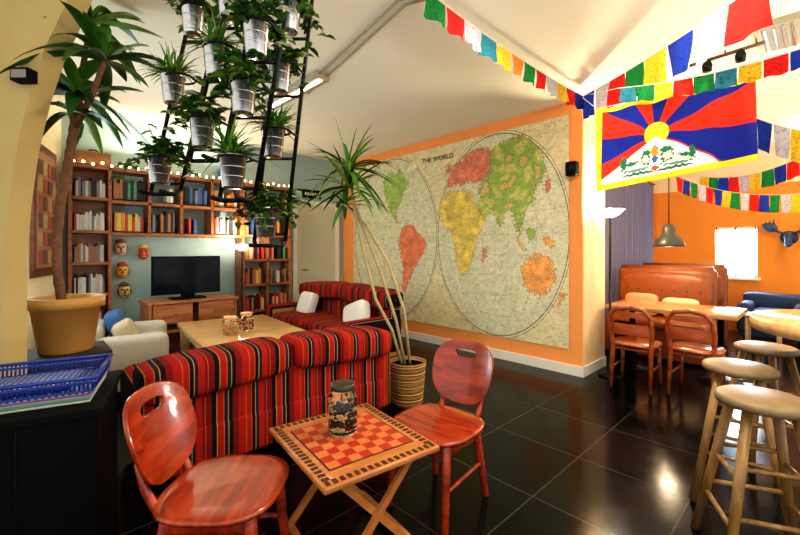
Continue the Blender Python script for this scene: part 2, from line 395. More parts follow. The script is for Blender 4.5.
for i,(x,z,c,c2) in enumerate([(.95,1.42,(.75,.55,.4),(.3,.1,.05)),(.97,1.12,(.75,.45,.05),(.5,.1,.05)),(1.2,1.36,(.55,.04,.03),(.8,.6,.1)),(.99,.86,(.7,.52,.1),(.1,.1,.1))]):
    k=B(); m=mat('mask_paint%d'%i,c,.5); m2=mat('mask_trim%d'%i,c2,.5)
    k.ell((0,-.02,0),(.065,.035,.09),m); k.ell((0,-.055,-.005),(.012,.02,.03),m2,nu=8,nv=6)
    for s_ in(-1,1): k.ell((s_*.027,-.05,.022),(.015,.01,.009),black,nu=8,nv=6); k.ell((s_*.065,-.02,0),(.012,.015,.03),m2,nu=8,nv=6)
    k.ell((0,-.045,-.048),(.028,.012,.009),m2,nu=8,nv=6); k.lathe([(.05,.07),(.06,.09),(.02,.12)],(0,-.01,0),m2,n=12)
    k.build('wall_mask',(x,6.31,z))
k=B(); k.bb((1.17,5.66,.835),(1.98,5.70,1.32),black); k.bb((1.185,5.655,.85),(1.965,5.661,1.305),mat('tv_screen',(.006,.009,.014),.08,var=.1,ior=1.25)); k.bb((1.5,5.66,.79),(1.66,5.7,.84),black); k.bb((1.38,5.58,.772),(1.78,5.8,.79),black)
k.build('television',(1.57,5.68,1.05),local=False,bevel=.004)
k=B(); a0,a1=1.08,2.15; tvw=wood('tv_stand_wood',(.35,.10,.03),(.60,.24,.08),.4,3,.2)
k.bb((a0,5.45,.74),(a1,5.95,.77),tvw);k.bb((a0+.02,5.47,.05),(a0+.05,5.93,.74),tvw);k.bb((a1-.05,5.47,.05),(a1-.02,5.93,.74),tvw);k.bb((a0+.05,5.9,.05),(a1-.05,5.93,.74),tvw)
k.bb((a0+.05,5.47,.38),(a1-.05,5.9,.41),tvw);k.bb((a0+.05,5.47,.05),(a1-.05,5.9,.09),tvw);k.bb((a0+.06,5.46,.5),(a0+.5,5.48,.73),tvw);k.bb((a1-.5,5.46,.5),(a1-.06,5.48,.73),tvw);k.bb((a0+.55,5.5,.43),(a1-.53,5.8,.5),black)
for x in(a0+.3,a1-.3): k.ell((x,5.45,.62),(.015,.015,.015),steel,nu=8,nv=6)
for x in(a0+.06,a1-.06):
    for y in(5.5,5.88): k.bb((x-.03,y-.03,0),(x+.03,y+.03,.05),tvw)
k.build('tv_stand',(1.6,5.7,0),local=False,bevel=.004)
def torchiere(name,loc,h,shade,col=blackm):
    k=B(); k.lathe([(.12,0),(.12,.015),(.03,.03),(.011,.04),(.011,h-.06)],(0,0,0),col,n=20)
    k.lathe([(.03,h-.07),(.09,h-.04),(.15,h+.02),(.145,h+.02),(.085,h-.03),(.02,h-.05)],(0,0,0),shade,n=24)
    k.ell((0,0,h-.0),(.035,.035,.04),mat('bulb_glow',(1,.9,.7),.5,var=0,emit=18),nu=10,nv=8)
    return k.build(name,loc)
shg=mat('shade_glass',(.95,.93,.88),.4,var=.02,emit=3)
torchiere('floor_lamp',(4.76,1.62,0),1.83,shg)
torchiere('floor_lamp',(2.32,5.75,0),1.46,shg)
# ---------------- sofas
R_=(.34,.013,.008);DK=(.008,.004,.006);OR=(.48,.09,.018);YE=(.36,.21,.055);NB=(.012,.012,.04);MR=(.17,.008,.008)
st=stripes('kilim_stripes',.38,[(0,R_),(.12,OR),(.135,R_),(.20,DK),(.21,OR),(.225,DK),(.28,YE),(.295,NB),(.34,R_),(.44,MR),(.48,OR),(.49,MR),(.58,DK),(.65,YE),(.665,R_),(.76,OR),(.775,NB),(.83,YE),(.845,DK),(.91,MR)])
whc=mat('white_cushion_fabric',(.78,.76,.72),.9,var=.08,scale=20,bump=.2)
bluc=mat('blue_cushion_fabric',(.05,.12,.28),.9,var=.2,scale=20,bump=.2)
navy=mat('navy_upholstery',(.02,.05,.13),.8,var=.2,scale=20,bump=.2)
beic=mat('beige_fabric',(.50,.41,.26),.9,var=.12,scale=20,bump=.2)
def sofa(name,L,m,loc,rot,hb=.72,nc=2,extra=None,seatm=None):
    k=B(); seatm=seatm or m; h=L/2
    k.rbox((0,.42,.22),(L-.04,.80,.26),.03,m)
    k.rbox((0,.13,.42),(L-.02,.20,.58),.06,m)
    for s_ in(-1,1):
        k.rbox((s_*(h-.09),.44,.37),(.18,.84,.46),.07,m)
        for y in(.08,.78): k.tube([(s_*(h-.1),y,0),(s_*(h-.1),y,.1)],.025,black)
    w=(L-.36)/nc
    for i in range(nc):
        x=-h+.18+w*(i+.5)
        k.ell((x,.53,.42),(w/2,.33,.09),seatm,.35,.35,24,12)
        W=(L-.02)/nc; x2=-h+W*(i+.5)
        k.ell((x2,.15,hb-.01),(W/2+.005,.18,.12),m,.45,.3,28,14,Matrix.Rotation(.05*(1 if i else -1),3,'Y'))
    if extra: extra(k)
    return k.build(name,loc,rot)
sofa('striped_sofa',1.82,st,(1.38,2.50,0),math.radians(-2),hb=.66)
def ex2(k):
    k.ell((.55,.42,.62),(.17,.08,.17),whc,.4,.4,20,10,Matrix.Rotation(.35,3,'X'))
    k.ell((-.62,.42,.60),(.2,.08,.15),whc,.4,.4,20,10,Matrix.Rotation(.35,3,'X')@Matrix.Rotation(.4,3,'Y'))
s2=sofa('striped_sofa',2.1,st,(3.45,4.6,0),math.radians(90),hb=.82,nc=2,extra=ex2)
def ex3(k):
    k.ell((-.05,.42,.62),(.2,.08,.17),bluc,.4,.4,20,10,Matrix.Rotation(.3,3,'X'))
    k.ell((.22,.52,.57),(.17,.09,.15),beic,.4,.4,20,10,Matrix.Rotation(.5,3,'X'))
gre=mat('cream_upholstery',(.50,.46,.38),.9,var=.08,scale=20,bump=.2)
sofa('cream_armchair',1.0,gre,(.30,4.98,0),math.radians(-90-12),hb=.58,nc=1,extra=ex3)
# ---------------- coffee table
k=B(); k.rbox((0,0,.54),(1.0,1.55,.05),.01,tablew)
for x in(-.43,.43):
    for y in(-.7,.7): k.bb((x-.04,y-.04,0),(x+.04,y+.04,.515),tablew)
k.bb((-.45,-.66,.43),(-.41,.66,.515),tablew);k.bb((.41,-.66,.43),(.45,.66,.515),tablew);k.bb((-.4,-.72,.43),(.4,-.68,.515),tablew);k.bb((-.4,.68,.43),(.4,.72,.515),tablew)
k.build('coffee_table',(1.72,4.28,0),math.radians(-6))
glass=mat('clear_glass',(.95,.97,.97),.03,var=0,trans=1)
def jar(name,loc,r,h,fillm,lidm,cnt=46):
    k=B(); k.lathe([(r*.85,0),(r,.02),(r,h*.72),(r*.72,h*.85),(r*.72,h*.9)],(0,0,0),glass,n=24)
    k.lathe([(r*.8,h*.88),(r*.82,h*.9),(r*.82,h*.99),(r*.7,h)],(0,0,0),lidm,n=24)
    for i in range(cnt):
        a=random.uniform(0,6.28); q=r*.78*math.sqrt(random.random()); z=.02+random.random()*h*.5
        m=fillm[random.randrange(len(fillm))]; R=Matrix.Rotation(random.uniform(0,3),3,'X')@Matrix.Rotation(random.uniform(0,3),3,'Y')
        q=min(q,r*.7); k.lathe([(.010,-.016),(.010,-.011),(.005,-.006),(.004,.006),(.008,.009),(.006,.017)],(q*math.cos(a),q*math.sin(a),z+.01),m,n=8,rot=R)
    return k.build(name,loc)
amber=mat('candle_amber',(.65,.25,.06),.4,emit=.2); ivory=mat('ivory_piece',(.72,.58,.34),.4); bp_=mat('black_piece',(.008,.006,.006),.35); dgreen=mat('jar_lid_dark',(.03,.035,.02),.3)
jar('candle_jar',(1.5,4.0,.566),.075,.18,[amber,ivory],amber); jar('candle_jar',(1.72,4.15,.566),.075,.18,[amber,bp_],amber)
jar('candle_jar',(1.58,4.3,.566),.05,.14,[amber],ivory)
jar('chess_piece_jar',(1.135,1.60,.516),.070,.24,[ivory,bp_,bp_],dgreen,60)
# ---------------- chess table
k=B(); ct=wood('chess_table_wood',(.38,.13,.035),(.54,.22,.065),.3,4,.3); chr_=mat('check_red',(.38,.028,.010),.3,var=.15); chl=mat('check_light',(.54,.16,.045),.3,var=.12); drk=mat('inlay_dark',(.07,.02,.01),.35)
W,D,z=.57,.64,.5
k.rbox((0,0,z),(W,D,.024),.006,ct)
q=.052
for i in range(8):
    for j in range(8): k.bb(((i-4)*q,(j-4)*q,z+.012),((i-3)*q,(j-3)*q,z+.0145),chr_ if (i+j)%2 else chl)
k.bb((-.216,-.216,z+.011),(.216,.216,z+.0132),drk)
n=17
for i in range(n):
    x=-W/2+.025+(W-.05)*i/(n-1)
    for s_ in(-1,1): k.bb((x-.009,s_*(D/2-.03)-.015,z+.011),(x+.009,s_*(D/2-.03)+.015,z+.0145),drk)
    y=-D/2+.06+(D-.12)*i/(n-1)
    for s_ in(-1,1): k.bb((s_*(W/2-.03)-.015,y-.009,z+.011),(s_*(W/2-.03)+.015,y+.009,z+.0145),drk)
def bar(p,q_,w,h,m):
    p=Vector(p);q_=Vector(q_);d=q_-p;L=d.length; R=d.to_track_quat('X','Z').to_matrix(); k.box((p+q_)/2,(L,w,h),m,R)
for s_ in(-1,1):
    bar((-.23,s_*.24,.014),(.2,s_*.24,.485),.02,.03,ct); bar((.23,s_*.215,.014),(-.2,s_*.215,.485),.02,.03,ct)
for x in(-.21,.21): bar((x,-.25,.045),(x,.25,.045),.03,.02,ct)
for x in(-.18,.18): bar((x,-.25,.475),(x,.25,.475),.03,.02,ct)
k.build('chess_table',(1.14,1.545,0),-.13)
# ---------------- wooden chair
def chair(wm):
    k=B(); m=wm
    k.lathe([(.19,.418),(.222,.422),(.235,.436),(.230,.449),(.20,.453),(.12,.447),(.01,.444)],(0,0,0),m,n=40,sx=1.02,sy=1,e=.68)
    for s_ in(-1,1):
        k.tube([(s_*.165,.155,.43),(s_*.185,.195,0)],[.026,.018],m,n=12)
        k.tube([(s_*.15,-.15,.43),(s_*.175,-.23,0)],[.026,.018],m,n=12)
        k.rbox((s_*.165,0,.385),(.022,.34,.05),.008,m)
        k.tube([(s_*.18,.18,.2),(s_*.165,-.19,.2)],.011,m,n=8)
        k.tube([(s_*.12,-.15,.40),(s_*.125,-.215,.43),(s_*.13,-.250,.50),(s_*.13,-.280,.6)],[.018,.018,.016,.012],m,n=10)
    k.rbox((0,.155,.385),(.31,.022,.05),.008,m); k.rbox((0,-.16,.385),(.30,.022,.05),.008,m)
    N=48; K=7; th=.018
    def yy(x,z): return -.205-(z-.45)*.34+.85*x*x
    front=[];
    for j in range(K+1):
        for i in range(N):
            t=2*math.pi*i/N; c,s_=math.cos(t),math.sin(t)
            pw=lambda v,e: math.copysign(abs(v)**e,v)
            hx,hz=.075*pw(c,.6),.765+.024*pw(s_,.8)
            ox=.225*pw(c,.70)*(.82+.18*(s_+1)/2); oz=.665+.175*pw(s_,.78)
            f=(j/K); x=hx+(ox-hx)*f; zz=hz+(oz-hz)*f; front.append((x,zz))
    vs=[(x,yy(x,z)+th/2,z) for x,z in front]+[(x,yy(x,z)-th/2,z) for x,z in front]; O=len(front); fs=[]
    for j in range(K):
        for i in range(N):
            a=j*N+i;b=j*N+(i+1)%N;c=(j+1)*N+(i+1)%N;d=(j+1)*N+i
            fs.append((a,b,c,d)); fs.append((O+a,O+d,O+c,O+b))
    for i in range(N):
        a=i;b=(i+1)%N; fs.append((a,O+a,O+b,b)); a=K*N+i;b=K*N+(i+1)%N; fs.append((a,b,O+b,O+a))
    k.add(vs,fs,m,False)
    return k
ch=chair(redwood).build('wooden_chair',(.61,1.67,0),math.atan2(-.69,.73)-math.pi/2,bevel=.005)
dup(ch,(1.68,1.47,0),math.atan2(-.10,-1)-math.pi/2)
# dining chairs: arched frame back with open slots
def dchair():
    k=B(); m=wood('orange_brown_wood',(.26,.045,.010),(.44,.10,.025),.3,3,.4)
    k.lathe([(.19,.42),(.215,.425),(.222,.438),(.21,.452),(.01,.450)],(0,0,0),m,n=36,e=.7)
    for s_ in(-1,1):
        k.tube([(s_*.165,.16,.43),(s_*.18,.19,0)],[.021,.016],m,n=10)
        k.tube([(s_*.175,-.24,0),(s_*.17,-.18,.42),(s_*.185,-.22,.62),(s_*.175,-.255,.74),(s_*.12,-.27,.81),(0,-.275,.83)],[.016,.022,.022,.022,.022,.022],m,n=10)
        k.tube([(s_*.165,.15,.39),(s_*.16,-.17,.39)],.015,m); k.tube([(s_*.175,.17,.2),(s_*.168,-.20,.2)],.011,m)
    k.tube([(-.165,.15,.39),(.165,.15,.39)],.015,m); k.tube([(-.165,-.17,.39),(.165,-.17,.39)],.015,m)
    for z,h_ in((.755,.055),(.60,.11)):
        vs=[];fs=[]
        for i in range(13):
            x=-.18+.36*i/12; y=-.215-(z-.6)*.25-.03*(1-(x/.18)**2)
            for dz in(-h_/2,h_/2):
                for dy in(-.008,.008): vs.append((x,y+dy,z+dz))
        for i in range(12):
            o=i*4
            fs+=[(o,o+4,o+6,o+2),(o+1,o+3,o+7,o+5),(o+2,o+6,o+7,o+3),(o,o+1,o+5,o+4)]
        fs+=[(0,2,3,1),(48,49,51,50)]
        k.add(vs,fs,m)
    return k.build('dining_chair',(4.66,1.33,0),-math.pi/2+.05)
dc=dchair(); dup(dc,(4.80,.84,0),-math.pi/2-.05)
# ---------------- black cabinet with tray stack
k=B(); k.bb((-.53,-.30,.72),(.27,.30,.75),black);k.bb((-.51,-.28,0),(.25,.28,.72),black)
for x in(-.26,.0): k.bb((x-.002,-.285,.08),(x+.002,-.279,.70),blackm)
k.tube([(-.08,-.28,.42),(-.08,-.31,.42),(-.08,-.31,.54),(-.08,-.28,.54)],.006,steel)
k.build('black_cabinet',(.063,2.40,0),-.27,bevel=.004)
def dots():
    m=bpy.data.materials.new('blue_polka_dots'); m.use_nodes=True; nt=m.node_tree; b=nt.nodes['Principled BSDF']; b.inputs['Roughness'].default_value=.35
    tc=nt.nodes.new('ShaderNodeTexCoord'); v=nt.nodes.new('ShaderNodeTexVoronoi'); v.inputs['Scale'].default_value=46; v.inputs['Randomness'].default_value=0
    r=nt.nodes.new('ShaderNodeValToRGB'); r.color_ramp.interpolation='CONSTANT'; r.color_ramp.elements[0].color=(.5,.58,.78,1); r.color_ramp.elements[1].position=.28; r.color_ramp.elements[1].color=(.008,.03,.26,1)
    nt.links.new(tc.outputs['Object'],v.inputs['Vector']); nt.links.new(v.outputs['Distance'],r.inputs[0]); nt.links.new(r.outputs[0],b.inputs['Base Color']); return m
dm_=dots(); blub=mat('blue_plastic',(.012,.04,.30),.3,var=.1); k=B()
tr=[mat('tray_%d'%i,c,.4) for i,c in enumerate([(.40,.45,.42),(.10,.25,.16),(.35,.36,.45),(.25,.10,.2),(.06,.15,.3),(.32,.33,.4),(.04,.08,.28)])]
for i in range(4):
    k.rbox((random.uniform(-.004,.004),random.uniform(-.004,.004),.006+i*.010),(.47,.39,.009),.003,tr[i],seg=2)
z=.044
k.box((0,0,z),(.47,.39,.006),dm_)
# open lattice basket sides
for s_ in(-1,1):
    for zz in(.052,.088,.108):
        o=(zz-.05)*.18
        k.tube([(-.245-o,s_*(.198+o),zz),(.245+o,s_*(.198+o),zz)],.0055 if zz<.1 else .008,blub); k.tube([(s_*(.241+o),-.20-o,zz),(s_*(.241+o),.20+o,zz)],.0055 if zz<.1 else .008,blub)
    for i in range(33):
        x=-.24+.48*i/32; k.tube([(x,s_*.198,.05),(x,s_*.208,.108)],.0042,blub,n=5)
    for i in range(27):
        y=-.195+.39*i/26; k.tube([(s_*.241,y,.05),(s_*.251,y,.108)],.0042,blub,n=5)
k.rbox((-.03,.0,.056),(.36,.28,.02),.006,dm_)
k.build('blue_plastic_basket',(.045,2.40,.75),-.27)
# ---------------- big potted tree + stand
k=B(); dkw=mat('stand_dark',(.03,.025,.02),.6)
k.bb((.02,3.38,0),(.44,3.76,.68),dkw); k.bb((.0,3.37,.68),(.46,3.78,.71),dkw); k.bb((.04,3.37,.06),(.42,3.382,.64),mat('stand_door',(.05,.04,.035),.5)); k.build('plant_stand',(.2,3.55,0),local=False)
terra=mat('yellow_ceramic',(.55,.30,.09),.5,var=.15,scale=8); soil=mat('soil',(.04,.025,.015),1,var=.4,scale=40,bump=.5); trunk=mat('trunk_bark',(.20,.10,.055),.9,var=.5,scale=30,bump=.6)
lg=[mat('leaf_green%d'%i,c,.4,var=.35,scale=9) for i,c in enumerate([(.022,.10,.010),(.065,.21,.018),(.17,.34,.035),(.010,.048,.008)])]
k=B(); k.lathe([(.14,0),(.15,.01),(.19,.30),(.215,.30),(.218,.37),(.19,.37),(.185,.33)],(0,0,0),terra,n=36); k.lathe([(.187,.325),(.187,.335)],(0,0,0),soil)
T=[]; base=Vector((.23,3.57,.71))
ctrl=[(60,300),(57,270),(57,235),(61,200),(68,165),(74,130),(78,98)]
for i,(x,y) in enumerate(ctrl): T.append(P(x,y,2.63)-base)
T[0]=Vector((-.02,0,.3))
rings=[];rad=[]
for i in range(len(T)-1):
    for j in range(6):
        rings.append(T[i].lerp(T[i+1],j/6)); rad.append(.025 if (j%2) else .030)
rings.append(T[-1]); rad.append(.022)
k.tube(rings,rad,trunk,n=12)
def crown(k,c,n,L,w,zmax,elev=(-.3,1.2),dr=(.2,.9),az=None,shape=0):
    for i in range(n):
        a=random.uniform(0,2*math.pi) if az is None else random.uniform(*az); e=random.uniform(*elev)
        d=Vector((math.cos(a)*math.cos(e),math.sin(a)*math.cos(e),math.sin(e)))
        k.leaf(c+d*.01,d,L*random.uniform(.75,1.15),w*random.uniform(.8,1.2),random.uniform(*dr),lg[random.choice([0,0,1,1,2,3])],zmax=zmax,shape=shape,n=8)
zm=CEIL-.74
crown(k,T[-1],22,.44,.075,zm,(-.2,1.1)); crown(k,T[-2]+Vector((0,0,.1)),8,.36,.07,zm,(-.3,.5))
t2=P(104,62,2.5)-base; k.tube([T[-2],(T[-2]+t2)/2+Vector((.02,0,.02)),t2],[.02,.018,.015],trunk); crown(k,t2,20,.44,.08,zm,(-.2,1.3))
t3=P(90,25,2.6)-base; k.tube([T[-1],t3],[.02,.013],trunk); crown(k,t3,12,.40,.08,zm,(.0,1.3))
k.build('potted_tree',base)
# ---------------- yucca in basket
k=B(); bas=stripes('wicker',.02,[(0,(.42,.24,.09)),(.5,(.20,.10,.035))],axis=2); base=Vector((2.56,2.60,0))
k.lathe([(.12,0),(.13,.01),(.155,.2),(.165,.37),(.175,.39),(.16,.395),(.15,.36)],(0,0,0),bas,n=30); k.lathe([(.152,.35),(.152,.36)],(0,0,0),soil)
for i in range(12):
    z=.03+i*.03; r=.132+.033*z/.37; k.tube([(r*math.cos(t/20*6.2832),r*math.sin(t/20*6.2832),z+.006*math.sin(t*math.pi)) for t in range(21)],.009,bas,n=6,cap=False)
stems=[[(405,355),(396,320),(380,270),(362,225),(350,188)],[(410,355),(404,310),(388,262),(366,225),(345,205)],[(402,355),(392,330),(376,300),(366,262),(356,218),(348,170)]]
for si,sx in enumerate(stems):
    pp=[P(x,y,3.66)-base for x,y in sx]; pp[0].z=.35
    k.tube(pp,[.014]*(len(pp)-1)+[.009],mat('yucca_stem',(.42,.34,.18),.8,var=.3),n=8)
    crown(k,pp[-1],[30,14,30][si],[.46,.32,.54][si],.036,None,(-.4,1.4),(.1,.6))
k.build('potted_yucca',base)
# ---------------- hanging rack with bucket planters
cols=[(1.78,[(160,170),(173,90),(193,22)]),(1.62,[(202,133),(216,62),(230,6)]),(1.5,[(233,172),(243,98),(256,40),(266,-20)]),(1.7,[(266,222),(273,143),(279,78),(289,18)])]
rack=B(); spots=[]
Rv=Vector((RX,RY,0)); Fv=Vector((FX,FY,0))
for t,bl in cols:
    pb=P(bl[0][0],bl[0][1],t); pt=P(bl[-1][0],bl[-1][1],t)
    d=(pt-pb); d/=d.z
    def at(z): return pb+d*(z-pb.z)
    zb=pb.z-.10
    for s_ in(-1,1):
        o=Rv*s_*.068+Fv*.075
        rack.tube([at(zb+.02)+o, at(CEIL-.01)+o],.009,blackm,n=8)
        rack.tube([at(zb+.02)+o,at(zb)+o*.8,at(zb)-Fv*.05+o*.2+Rv*s_*.03],.009,blackm,n=8)
    o1,o2=Rv*-.068+Fv*.075,Rv*.068+Fv*.075
    lo=at(zb); rack.tube([at(zb+.02)+o1,lo+o1*.8,lo+o2*.8,at(zb+.02)+o2],.009,blackm,n=8)
    for (x,y) in bl:
        p=P(x,y,t); spots.append(p)
        for s_ in(-1,1): rack.tube([at(p.z+.05)+Rv*s_*.068+Fv*.075,at(p.z+.05)+Rv*s_*.055],.005,blackm,n=6)
        rack.tube([at(p.z-.05)+o1,at(p.z-.05)+o2],.007,blackm,n=6)
        ring=[at(p.z+.05)+Vector((math.cos(q*math.pi/8)*.0605,math.sin(q*math.pi/8)*.0605,0)) for q in range(17)]
        rack.tube(ring,.0045,blackm,n=6,cap=False)
for z in(2.75,3.03):
    a=P(205,-60,1.78); a.z=z; b=P(300,-60,1.6); b.z=z; rack.tube([a+Fv*.06,b+Fv*.08],.009,blackm)
rack.build('hanging_planter_rack',(.6,1.6,2.2),local=False)
wfl=mat('white_petals',(.85,.84,.78),.6,var=.05); yel=mat('flower_centre',(.85,.6,.1),.6)
for i,p in enumerate(spots):
    k=B(); h=.124
    k.lathe([(.035,-h/2),(.038,-h/2+.004),(.047,h/2-.012),(.051,h/2-.010),(.051,h/2-.002),(.047,h/2)],(0,0,0),steel,n=28)
    for zz in (-.02,.015): k.lathe([(.0420+zz*.1,zz-.003),(.0445+zz*.1,zz),(.0420+zz*.1,zz+.003)],(0,0,0),steel,n=28)
    k.lathe([(.045,h/2-.004),(.045,h/2+.003)],(0,0,0),soil)
    top=Vector((0,0,h/2)); ty=[1,0,2,2,0,2,0,1,2,2,1,0,2,1][i%14]
    if ty==0:
        for j in range(95):
            a=random.uniform(0,6.28); e=random.uniform(.2,1.45); d=Vector((math.cos(a)*math.cos(e),math.sin(a)*math.cos(e),math.sin(e)))
            k.leaf(top+Vector((random.uniform(-.03,.03),random.uniform(-.03,.03),0)),d,random.uniform(.10,.20),.012,random.uniform(.1,.7),lg[random.choice([0,1,2])],n=4,shape=1)
    else:
        for j in range(30 if ty==1 else 24):
            a=random.uniform(0,6.28); e=random.uniform(.1,1.4); d=Vector((math.cos(a)*math.cos(e),math.sin(a)*math.cos(e),math.sin(e)))
            L=random.uniform(.08,.18); dp=random.uniform(.1,1.1); pts=[top+d*L*q/4+Vector((0,0,-dp*L*(q/4)**2)) for q in range(5)]
            k.tube(pts,.0018,lg[0],n=4)
            for q in range(1,5):
                for s_ in range(3):
                    b=random.uniform(0,6.28); dd=Vector((math.cos(b),math.sin(b),random.uniform(-.3,.7)))
                    k.leaf(pts[q],dd,random.uniform(.03,.052),.026,.3,lg[random.choice([0,1,1,2,3])],n=3)
            if ty==2 and j%2==0:
                c=pts[-1]
                for b in range(5): 
                    dd=Vector((math.cos(b*1.257),math.sin(b*1.257),.3)); k.leaf(c,dd,.028,.024,.1,wfl,n=3)
                k.ell(c,(.005,.005,.005),yel,nu=6,nv=4)
    k.build('bucket_planter',p)
# ---------------- bar stools + bar table
k=B()
k.lathe([(.14,.71),(.165,.715),(.17,.73),(.168,.745),(.15,.755),(.01,.757)],(0,0,0),mat('seat_grey_wood',(.20,.135,.07),.45,var=.3,scale=20),n=36)
for i in range(4):
    a=math.pi/4+i*math.pi/2; c,s_=math.cos(a),math.sin(a)
    k.tube([(c*.115,s_*.115,.72),(c*.275,s_*.275,0)],[.021,.019],stoolw,n=12)
    a2=a+math.pi/2; c2,s2_=math.cos(a2),math.sin(a2)
    for z in(.22,.42):
        z2=z+(.05 if i%2 else 0); r=.115+.16*(1-z2/.72)
        k.tube([(c*r,s_*r,z2),(c2*r,s2_*r,z2)],.011,stoolw,n=8)
stl=k.build('bar_stool',(2.38,.18,0),.45)
dup(stl,(2.94,.32,0),.1); dup(stl,(3.66,.26,0),.6)
k=B(); k.lathe([(.50,.95),(.54,.955),(.55,.99),(.545,1.01),(.54,1.022),(.01,1.022)],(0,0,0),tablew,n=56)
k.lathe([(.24,0),(.24,.015),(.05,.04),(.035,.06),(.035,.92),(.12,.94),(.12,.95)],(0,0,0),blackm,n=28)
k.build('bar_table',(3.19,-.25,0))
# ---------------- right room
k=B(); k.rbox((0,0,.74),(.75,1.2,.05),.012,mat('honey_laminate',(.50,.28,.12),.2,var=.08))
for y in(-.42,.42):
    k.lathe([(.2,0),(.2,.015),(.04,.03),(.03,.05),(.03,.7),(.12,.725)],(0,y,0),blackm,n=20)
k.build('dining_table',(5.35,1.15,0))
lea=mat('brown_leather',(.26,.075,.022),.35,var=.25,scale=6,bump=.1)
def booth(loc,rot,L):
    k=B(); k.rbox((0,.3,.22),(L,.6,.40),.03,lea); k.ell((0,.33,.44),(L/2,.3,.07),lea,.4,.25,28,10)
    k.rbox((0,.0,.6),(L,.14,1.12),.06,lea)
    k.ell((0,.07,.82),(L/2-.03,.08,.28),lea,.5,.3,28,12); k.tube([(-L/2+.04,0,1.14),(L/2-.04,0,1.14)],.05,lea,n=14)
    for i in range(7):
        x=-L/2+.15+i*(L-.3)/6; k.ell((x,.15,.86),(.012,.008,.012),drk,nu=8,nv=6)
    return k.build('leather_booth',loc,rot)
b1=booth((6.45,1.49,0),math.pi/2,1.15)
dup(b1,(7.62,1.53,0),math.pi/2)
k=B(); pk=mat('striped_pillow_fabric',(.65,.35,.18),.9,var=.4,scale=15); k.ell((0,0,0),(.07,.2,.15),pk,.4,.4,18,10); k.ell((-.02,-.45,-.01),(.07,.2,.13),mat('cream_pillow_fabric',(.7,.55,.35),.9),.4,.4,18,10); k.build('booth_cushions',(6.18,1.7,.66))
cu=mat('violet_curtain',(.16,.15,.24),.9,var=.1,scale=6); k=B(); vs=[];fs=[]; n=120
for i in range(n+1):
    x=6.2+2.5*i/n; y=2.22+.035*math.sin(i*.9)+.01*math.sin(i*2.3)
    vs+=[(x,y,.12),(x,y,2.62)]
for i in range(n): fs.append((2*i,2*i+1,2*i+3,2*i+2))
k.add(vs,fs,cu,True); k.tube([(6.1,2.2,2.65),(8.8,2.2,2.65)],.014,blackm); k.tube([(6.15,2.2,2.65),(6.15,2.3,2.65)],.01,blackm); k.tube([(8.75,2.2,2.65),(8.75,2.3,2.65)],.01,blackm)
k.build('curtain',(7.4,2.2,1.4),local=False)
def pendant(loc):
    k=B(); gm=mat('pendant_grey',(.07,.08,.07),.35,metal=.5,var=.1)
    k.lathe([(.155,-.12),(.16,-.10),(.13,-.03),(.10,.0),(.07,.03),(.065,.10),(.05,.13),(.015,.15)],(0,0,0),gm,n=30)
    k.lathe([(.145,-.118),(.145,-.112)],(0,0,0),mat('pendant_glow',(1,.85,.6),.4,var=0,emit=3),n=30)
    k.tube([(0,0,.14),(0,0,CEIL-loc[2])],.006,blackm); k.lathe([(.05,CEIL-loc[2]-.04),(.06,CEIL-loc[2]-.005)],(0,0,0),blackm)
    k.build('pendant_lamp',loc)
pendant((5.55,1.24,1.56))
sofa('blue_armchair',.8,navy,(8.8,.50,0),math.pi/2,hb=.60,nc=1)
k=B(); k.rbox((0,0,.5),(.4,.4,.03),.01,lightw)
for x in(-.16,.16):
    for y in(-.16,.16): k.tube([(x,y,0),(x,y,.49)],.018,lightw)
k.build('side_table',(7.4,.55,0))
k=B(); bm_=mat('blue_lacquer',(.02,.06,.16),.4); yo=.36
k.lathe([(.10,0),(.11,.02),(.04,.03)],(0,0,0),bm_,rot=Matrix.Rotation(-math.pi/2,3,'Y')); k.tube([(-.02,0,0),(-.1,0,.03),(-.16,0,.0),(-.24,0,-.09)],[.07,.065,.05,.045],bm_,n=12); k.ell((-.26,0,-.11),(.05,.045,.045),bm_)
for s_ in(-1,1):
    k.tube([(-.1,s_*.04,.06),(-.1,s_*.12,.09),(-.1,s_*.2,.16)],[.018,.02,.02],bm_); k.ell((-.1,s_*.22,.17),(.015,.10,.07),bm_,rot=Matrix.Rotation(s_*.5,3,'X'))
    for j in range(4): k.tube([(-.1,s_*(.17+j*.04),.2),(-.1,s_*(.18+j*.05),.3-.02*j)],[.014,.006],bm_)
k.build('moose_head_ornament',(8.998,yo,1.6))
k=B(); k.rbox((0,0,0),(.1,.12,.16),.02,black); k.lathe([(.04,.0),(.04,.01)],(-.05,0,0),blackm,rot=Matrix.Rotation(-math.pi/2,3,'Y')); k.build('wall_speaker',(4.44,1.905,2.3))
k=B(); k.rbox((0,0,.29),(.16,.22,.58),.02,black)
for i in range(5): k.box((-.085,0,.14+i*.08),(.01,.16,.02),blackm)
k.build('black_speaker_box',(5.0,1.55,.0))
